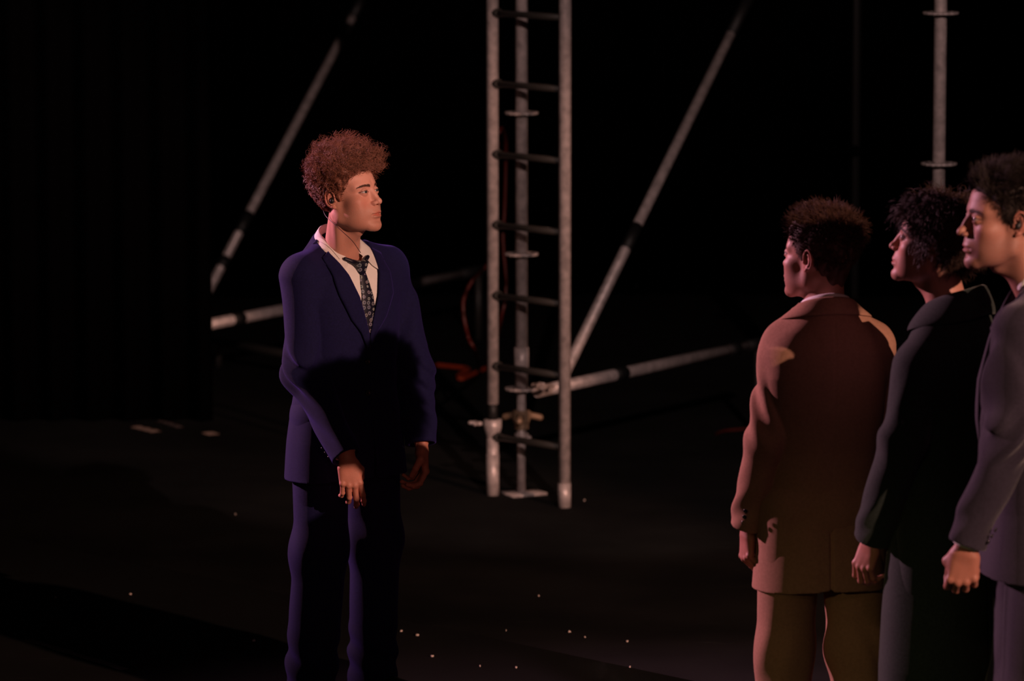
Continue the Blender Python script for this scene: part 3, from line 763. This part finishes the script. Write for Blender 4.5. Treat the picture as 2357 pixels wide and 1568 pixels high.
        d = smax(d, -np.maximum(np.maximum(np.abs(x)-wv, y-.035), V0-z), .006)
        d = smax(d, -cap(p, (0, .034, Zc(1.460)), (0, .026, Zc(1.60)), .0765, .080), .008)
        for sd, k in (('l', 1), ('r', -1)):
            a, b, c, *_ = A[sd]
            s = chain(p, [a, b, c], cr, .03)
            ax = np.abs(z-b[2])
            # wrinkles: rings round the elbow and diagonals on the upper sleeve
            n2 = nz2(p, 16); n3 = nz2([y*1., z*1., x*1.], 11)
            wr = np.exp(-(ax/.09)**2)*np.sin((z*.8+.55*k*x-.9*y)*85+n2*3.0)*.0058*np.clip(.55+.6*n3, 0, 1.3)+np.exp(-((z-a[2]+.13)/.11)**2)*np.sin((z*.5-1.0*k*x+.9*y)*62+n2*2.4)*.0058*np.clip(.5-.6*n3, 0, 1.2)
            wr = wr+np.exp(-((z-c[2]-.06)/.06)**2)*np.sin((z-.6*y)*75+n2*2.6)*.0032/max(fo*.7, 1)
            s = s-(wr+nz(p, 34, (1, 1, .5))*.0022)*fo
            u = (c-b)/np.linalg.norm(c-b); hcut = (x-c[0])*u[0]+(y-c[1])*u[1]+(z-c[2])*u[2]-o.get('cuff', .0)
            s = np.maximum(s, hcut)
            s = np.maximum(s, -np.maximum(cap(p, c-u*.02, c+u*.1, cr[2]-.011), -hcut-.03))
            kk = np.clip((z-Z(1.28))/.10, .0, 1)*.035+.003
            h_ = np.clip(.5+.5*(s-d)/kk, 0, 1); d = s+(d-s)*h_-kk*h_*(1-h_)
            # armhole seam
        return d
    lo = (-.42, -.42, min(Z(hem)-.03, A['l'][2][2]-.06, A['r'][2][2]-.06)); hi = (.42, .42, Zc(1.56))
    jv, jq = field(jacket, lo, hi, o.get('jh', .0036))
    jk = link(o.get('coat', 'jacket'), mesh_np('jacket', jv, jq, o['cloth']), e)
    # lapels
    lw = o.get('lapel', .076)
    if o.get('lapels', True):
        for k in (-1, 1):
            vw = lambda z: k*(max((z-V0)/(VT-V0), 0)**1.2*o.get('vw', .086)-.003)
            inn = [(vw(z), z) for z in (Zc(1.462), Z(1.425), Z(1.38), Z(1.32), Z(1.25), V0+.03)]+[(k*.003, V0)]
            out = [(vw(Zc(1.462))+k*.030, Zc(1.445)), (vw(Z(1.425))+k*.040, Z(1.408)), (vw(Z(1.38))+k*.056, Z(1.372)), (vw(Z(1.32))+k*(lw-.006), Z(1.325)), (vw(Z(1.25))+k*lw*.72, Z(1.25)), (k*.034, V0+.04), (k*.008, V0-.010)]
            g = panel(shell, inn, out, 9, 34, .0050); g[..., 1] -= .0045*np.sin(np.linspace(0, math.pi, 9))[None]
            sheet('lapel', g, o['cloth'], jk, .003)
        # collar round the back of the neck
        g = collar_on(shell, (0, .032, Zc(1.455)), (.073, .073), 2.30, lambda t: Zc(1.512)-.062*t**2.0-.016*np.clip((t-.8)/.2, 0, 1), lambda t: Zc(1.462)-.044*t**2.0, .004, grow=.16)
        sheet('collar', g, o['cloth'], jk, .0035, sub=1)
    else:                                                     # turned-down coat collar
        g = collar_on(closed, (0, .032, Zc(1.455)), (.074, .078), 2.6, lambda t: Zc(1.525)-.060*t**1.5, lambda t: Zc(1.445)-.055*t**1.5, .008, bulge=.008)
        sheet('collar', g, o['cloth'], jk, .006, sub=1)
    if o.get('buttons', True):
        for i, zb in enumerate((V0-.055, V0-.155)):
            yb = float(trace(closed, np.array([-.004]), np.array([zb]))[0]); disc_button(.0095, .0035, horn, 'button', jk, (-.004, yb-.002, zb), (0, -1, .05))
        for sd, k in (('l', 1), ('r', -1)):
            b, c = A[sd][1], A[sd][2]; u = (c-b)/np.linalg.norm(c-b); bk = np.array([k*.55, .83, 0]); bk -= u*(bk@u); bk /= np.linalg.norm(bk)
            for i in range(3): disc_button(.0062, .003, horn, 'button', jk, c-u*(.028+.019*i)+bk*(cr[2]+.003*i+.0005), bk)
    # shirt: front, collar, cuffs
    st = torso_fn(S, -.010)
    X, Zg = np.meshgrid(np.linspace(-1, 1, 21), np.linspace(V0-.03, Zc(1.45), 30)); X = X*np.minimum(.095, np.interp(Zg, S['z'], S['a'])-.022)
    ztop = np.minimum(Zc(1.45), Z(o.get('knot', 1.44))+.004+np.abs(X)*.8); Zg = V0-.03+(Zg-V0+.03)*(ztop-V0+.03)/(Zc(1.45)-V0+.03); y = trace(st, X, Zg)
    sg = np.stack([X, y, Zg], -1); shirt = sheet('shirt', sg, cotton, e, .002)
    cl = o.get('collar', {}); gp = cl.get('phi', 2.85)
    zbk, dp = cl.get('zb', 1.535), cl.get('drop', .075)
    g = collar_on(st, (0, .026, Zc(1.44)), cl.get('r', (.062, .064)), gp, lambda t: Zc(zbk)-dp*t**1.6,
                  lambda t: Zc(zbk-.048)-(dp-.004)*t**1.6-.026*np.clip((t-.70)/.22, 0, 1)**1.2+.034*np.clip((t-.94)/.06, 0, 1), .010, tilt=cl.get('lean', 0), bulge=.005)
    sheet('collar', g, cotton, shirt, .002, sub=1)
    for sd in 'lr':
        b, c = A[sd][1], A[sd][2]; u = (c-b)/np.linalg.norm(c-b)
        P = np.array([[c-u*.05, c-u*.02, c+u*(o.get('cuff', 0)+o.get('cuff_show', .004))]]); cv, cq = tubes(P, np.array([[.032, .033, .0335]])*cr[2]/.047, 20)
        cf = link('cuff', mesh_np('cuff', cv, cq, cotton), shirt); q = cf.modifiers.new('t', 'SOLIDIFY'); q.thickness = .002
    # tie
    if o.get('tie'):
        mt = o['tie']; kz = Z(o.get('knot', 1.415)); kx = 0
        def knot(p):
            c = (kx, float(trace(st, np.array([0.]), np.array([kz]))[0])-.010, kz)
            zz = (p[2]-c[2]); wv = .0125+.22*np.clip(zz+.018, 0, .04)
            q = np.maximum(np.abs(p[0]-c[0])-wv, np.abs(zz)-.020); q = smax(q, np.abs(p[1]-c[1]-zz*-.2)-.011, .010)
            l = cap(p, (-.008, c[1]+.003, kz+.012), (-.046, c[1]+.024, kz+.030), .0075, .0045); r = cap(p, (.008, c[1]+.003, kz+.012), (.046, c[1]+.024, kz+.030), .0075, .0045)
            return smin(q, np.minimum(l, r), .010)-.002
        kv, kq = field(knot, (-.08, -.2, kz-.05), (.08, .1, kz+.06), .0022)
        tie = link('tie', mesh_np('tie', kv, kq, mt), e)
        zb = V0+.006; rows = [(kz-.016, .0125), (kz-.05, .019), (kz-.12, .028), (zb+.05, .034), (zb, .036)]
        L = [(-w+.002, z) for z, w in rows]; Rr = [(w+.002, z) for z, w in rows]
        g = panel(st, L, Rr, 11, 34, .0035); prof = np.sin(np.linspace(0, math.pi, 11))**.7*.0035; g[..., 1] -= prof[None]; g[:3, :, 1] += np.array([.006, .003, .001])[:, None]*0
        sheet('tie_blade', g, mt, tie, .003)
    # trousers
    tm = o.get('trouser_cloth', o['cloth']); lw_ = o.get('leg_r', (.098, .082, .076))
    def trousers(p):
        x, y, z = p; d = ell(p, (0, .01, Z(.93)), (.175, .125, .14))
        for L in legs:
            a, b, c = [np.array(q, float) for q in L]; c2 = c+(c-b)*.3
            s = chain(p, [a, b, c2], [lw_[0], lw_[1], lw_[2]], .05)
            s = s-np.exp(-((z-.13)/.09)**2)*np.sin((z-.5*y+.4*x)*62+nz2(p, 12)*2.6)*.0045*fo-nz(p, 20, (1.3, 1.3, .30))*.0045*fo-np.exp(-((z-b[2])/.10)**2)*np.sin((z*.6+x*np.sign(b[0])-y)*48+nz2(p, 10)*2.4)*.0022*fo
            xx = x-(b[0]+(c[0]-b[0])*np.clip((b[2]-z)/(b[2]-c[2]), -1, 1.2)); s = s-.004*np.exp(-(xx/.010)**2)*(y < 0)   # pressed crease
            d = smin(d, s, .02)
        d = np.maximum(d, .022-z+.035*np.clip(y+.05, -.1, .1)*-1*.3)
        return np.maximum(d, z-Z(1.02))
    tv, tq = field(trousers, (-.34, -.3, 0), (.34, .3, Z(1.04)), o.get('th', .0045))
    link('trousers', mesh_np('trousers', tv, tq, tm), e)
    # shoes
    for L in legs:
        c = np.array(L[2], float); tw = (.12 if c[0] > 0 else -.12)
        def shoe(p):
            x = (p[0]-c[0]); y = p[1]-c[1]; x, y = x*math.cos(tw)+y*math.sin(tw), -x*math.sin(tw)+y*math.cos(tw); q = [x, y, p[2]]
            d = cap(q, (0, .035, .045), (0, -.10, .030), .036, .030); d = smin(d, ell(q, (0, -.135, .026), (.043, .075, .030)), .02); d = smin(d, cap(q, (0, .03, .05), (0, .02, .11), .038, .036), .02)
            s = smax(smin(cap(q, (0, .04, .008), (0, -.02, .008), .034, .032), ell(q, (0, -.12, .008), (.049, .098, .05)), .02), np.abs(p[2]-.011)-.010, .003)
            return np.maximum(smin(d, s, .002), -p[2]+.0008)
        v, q = field(shoe, (c[0]-.12, c[1]-.27, -.01), (c[0]+.12, c[1]+.13, .16), .004); link('shoe', mesh_np('shoe', v, q, leather), e)
    print('person', round(time.time()-t0, 1), 's')
    return e, dict(HR=HR, Hc=Hc, hs=hs, Z=Z, A=A, PX=PX)
def hair_curly(P, N, phi, rs):
    n = len(P); z = P[:, 2]
    up = np.clip((z-.02)/.06, 0, 1); L = .020+.052*up**1.2+rs.uniform(-.008, .012, n)
    front = np.clip((-P[:, 1]-.03)/.04, 0, 1)*(z > .05)
    L = L+.012*front; bk = np.clip((P[:, 1]-.03)/.05, 0, 1); L = L*(1-.42*bk)*(1-.25*(z < .02))
    D = N*.9+rs.normal(size=(n, 3))*.12; D[:, 2] += .15*up; D += front[:, None]*np.array([0, -.55, -.55])
    D[:, 2] -= .4*(z < .03)
    return L, D, .0074+rs.uniform(-.001, .0015, n), L/.0235*rs.uniform(.95, 1.05, n)
def hair_tousled(P, N, phi, rs):
    n = len(P); z = P[:, 2]; up = np.clip((z-.03)/.05, 0, 1); L = .014+.034*up+rs.uniform(-.005, .008, n)
    D = N*.35+rs.normal(size=(n, 3))*.25+np.array([.15, -.25, -.15]); front = (P[:, 1] < -.03) & (z > .05)
    D[front] += np.array([.1, -.25, .35]); D[:, 2] -= .55*(z < .04)
    return L, D, np.full(n, .0022), L/.03
def hair_mop(P, N, phi, rs):
    n = len(P); z = P[:, 2]; L = .064+rs.uniform(-.012, .018, n)-.012*(z < -.02)
    D = N*.55+rs.normal(size=(n, 3))*.22+np.array([0, 0, -.95]); front = (P[:, 1] < -.03); D[front] += np.array([0, -.30, -.10])
    return L, D, np.full(n, .0042), L/.040
def hair_short(P, N, phi, rs):
    n = len(P); z = P[:, 2]; up = np.clip((z-.03)/.05, 0, 1); L = .020+.030*up+rs.uniform(-.004, .006, n)
    D = N*.28+rs.normal(size=(n, 3))*.16; back = np.array([0, .5, .05]); D = D+back*up[:, None]; front = (P[:, 1] < -.05) & (z > .055); D[front] += np.array([0, -.55, .75])
    D[:, 2] -= .6*(z < .03)
    return L, D, np.full(n, .0016), L/.05
ginger = hair_mat('auburn_hair', (.215, .080, .050), .42); darkbrown = hair_mat('dark_brown_hair', (.040, .020, .014)); redbrown = hair_mat('reddish_brown_hair', (.055, .022, .013)); blackbrown = hair_mat('brown_black_hair', (.022, .015, .012))
def legs2(z, sep=.13, fl=.145, x=0, y=0): return [[(k*.095, .01, z(.92)), (k*sep+x, -.005+y, z(.50)), (k*fl+x, .02+y, z(.085))] for k in (1, -1)]
I_ = lambda v: v
# the young man in the blue suit
A_yaw = R_(40)
A_xy = flo(798, 1606)[:2]
pA, iA = build_person(dict(
    label='person with curly auburn hair in a navy suit and loose tie, standing alone', yaw=A_yaw, at=A_xy, seed=1, fine=True,
    head=dict(tip=.93, nose=1.0, jaw=1.03, cheek=1.25, stubble=.06), head_s=1.045, hh=.0016, head_at=(801, 448, -.05), head_yaw=R_(59), nod=R_(-11), gaze=R_(-4),
    hair=dict(mat=ginger, fn=dict(n=6500, f=hair_curly, r=.00078, m=32, cap=.018, rough=.45, lift=.9, clump=.55, cell=.011, frizz=.16, nape=.055)),
    arm_l=[(.176, .000, 1.385), (955, 858, .10), (970, 1022, .02)], arm_r=[(-.176, .000, 1.385), (703, 862, -.13), (798, 1052, -.30)],
    hand_l=dict(dir=(-.05, -.15, -1), palm=(-.9, .35, 0), thumb=(0, -1, 0), curl=(.75, .8, .85, .9)),
    hand_r=dict(dir=(.12, -.12, -1), palm=(.45, .9, 0), thumb=(1, -.3, 0), curl=(.35, .45, .55, .6)),
    cloth=navy, hem=.735, vee=1.165, legs=legs2(I_, .115, .125), leg_r=(.100, .086, .078), tie=tie_m, jh=.0032, fold=1.3, sleeve=(.068, .062, .050),
    collar=dict(phi=2.72, zb=1.535, drop=.085, r=(.062, .065)), knot=1.408, cuff_show=-.012, vw=.092))
# the man in the tan suit, seen from behind
pB, iB = build_person(dict(
    label='person in a tan suit seen from behind, leftmost of the group of three', yaw=R_(-168), tone=.8, at=flo(1884, 1890)[:2], seed=2,
    head=dict(nose=.95, cheek=1.15, stubble=.2), head_s=1.06, head_at=(1886, 588, .02), head_yaw=R_(-126), nod=R_(-4),
    hair=dict(mat=redbrown, fn=dict(n=6000, f=hair_tousled, r=.0008, cap=.013)),
    arm_l=[(1808, 795, -.02), (1768, 1010, -.06), (1722, 1212, .0)], arm_r=[(-.150, .0, 1.375), (-.17, -.03, 1.10), (-.12, -.17, .90)],
    hand_l=dict(dir=(.05, .0, -1), palm=(-1, -.1, 0), thumb=(0, -1, 0), curl=(1.1, 1.15, 1.2, 1.2)), hand_r=dict(dir=(0, -.1, -1), palm=(1, .1, 0), thumb=(0, -1, 0), curl=.7),
    cloth=tan, hem=.70, legs=legs2(I_, .105, .115), neck_up=.045, collar=dict(zb=1.522, drop=.07), zs=.985, wide=.90, fold=1.3, sleeve=(.066, .064, .052)))
# the man in the dark green coat
pC, iC = build_person(dict(
    label='person with thick dark hair in a dark green coat, middle of the group of three', yaw=R_(-122), tone=.85, at=flo(2160, 1970)[:2], wide=.93, seed=3,
    head=dict(tip=.85, nose=1.0, stubble=.1), head_s=1.03, head_at=(2150, 556, .0), head_yaw=R_(-103), nod=R_(-11),
    hair=dict(mat=darkbrown, fn=dict(n=5000, f=hair_mop, r=.0009, cap=.014, m=14, lift=.5)),
    arm_l=[(.150, .0, 1.39), (2082, 1005, -.16), (2012, 1238, -.04)], arm_r=[(-.145, .0, 1.39), (-.165, -.03, 1.12), (-.14, -.10, .90)],
    hand_l=dict(dir=(.1, -.35, -1), palm=(-.9, .3, 0), thumb=(0, -1, -.2), curl=(.7, .8, .9, .9)), hand_r=dict(dir=(0, -.1, -1), palm=(1, .1, 0), thumb=(0, -1, 0), curl=.7),
    neck_up=.088, collar=dict(zb=1.495, drop=.06), cloth=green, coat='coat', hem=.42, vent=False, lapels=False, vee=1.25, buttons=False, legs=legs2(I_, .105, .115), fold=.8, sleeve=(.070, .066, .058)))
# the man in the charcoal suit at the right edge
pD, iD = build_person(dict(
    label='person in a charcoal suit with clenched fist, cut off by the right frame edge', tone=.72, yaw=R_(-84), at=flo(2366, 2046)[:2], seed=4, fine=True,
    head=dict(tip=.84, nose=1.02, stubble=.28), head_s=1.12, hh=.0020, head_at=(2315, 502, -.02), head_yaw=R_(-81), nod=R_(-2), gaze=R_(0),
    hair=dict(mat=blackbrown, fn=dict(n=12000, f=hair_short, r=.0007, cap=.009, m=9, lift=.5, rough=.3)),
    arm_l=[(2345, 765, -.19), (2322, 1005, -.24), (2226, 1252, -.22)], arm_r=[(-.175, .0, 1.45), (-.20, .02, 1.20), (-.19, .0, .96)],
    hand_l=dict(dir=(-.02, -.12, -1), palm=(-.95, .2, 0), thumb=(0, -1, 0), curl=(1.35, 1.4, 1.4, 1.4)), hand_r=dict(dir=(0, -.1, -1), palm=(1, .1, 0), thumb=(0, -1, 0), curl=.8),
    neck_up=.125, collar=dict(drop=.115, zb=1.60, r=(.075, .075)), cloth=slate, hem=.83, deep=1.1, legs=legs2(lambda v: v*1.05, .105, .115), zs=1.055, wide=1.02, fold=2.4, sleeve=(.072, .064, .052), tie=slate, knot=1.44, hand_s=1.12, cuff_show=.007))
# ------------------------------------------------------------------ earpieces and the wire
def on_head(i, q): return i['Hc']+i['HR']@(np.array(q)*i['hs'])
def earpiece(p, i, s):
    v, q = field(lambda a: smin(ell(a, (0, 0, 0), (.007, .0085, .0095)), cap(a, (.002, .006, .006), (.006, .002, .018), .003, .0022), .004), (-.02, -.02, -.02), (.02, .02, .03), .0018)
    return link('earpiece', mesh_np('earpiece', v, q, rubber), p, loc=on_head(i, (s*.0795, .0095, -.011)))
def cable_local(name, parent, pts, r, m):
    pts = np.array(pts, float); t = np.linspace(0, len(pts)-1, len(pts)*8); i = np.clip(t.astype(int), 0, len(pts)-2); f = (t-i)[:, None]
    g = lambda k: pts[np.clip(i+k, 0, len(pts)-1)]
    C = .5*((2*g(0))+(-g(-1)+g(1))*f+(2*g(-1)-5*g(0)+4*g(1)-g(2))*f**2+(-g(-1)+3*g(0)-3*g(1)+g(2))*f**3)
    V, Q = tubes(C[None], np.full((1, len(C)), r), 6); V = V-np.array(parent.location); return link(name, mesh_np(name, V, Q, m), parent)
ep = earpiece(pA, iA, -1)
N_ = lambda px, py, dy: iA['PX'](px, py, dy)
cable_local('wire', ep, [on_head(iA, (-.080, .010, .012)), on_head(iA, (-.083, .026, .026)), on_head(iA, (-.084, .036, .0)), N_(743, 478, -.045), N_(749, 496, -.06), N_(765, 512, -.10), N_(790, 535, -.135), N_(812, 556, -.155), N_(830, 582, -.17)], .0011, wire_m)
earpiece(pD, iD, 1)
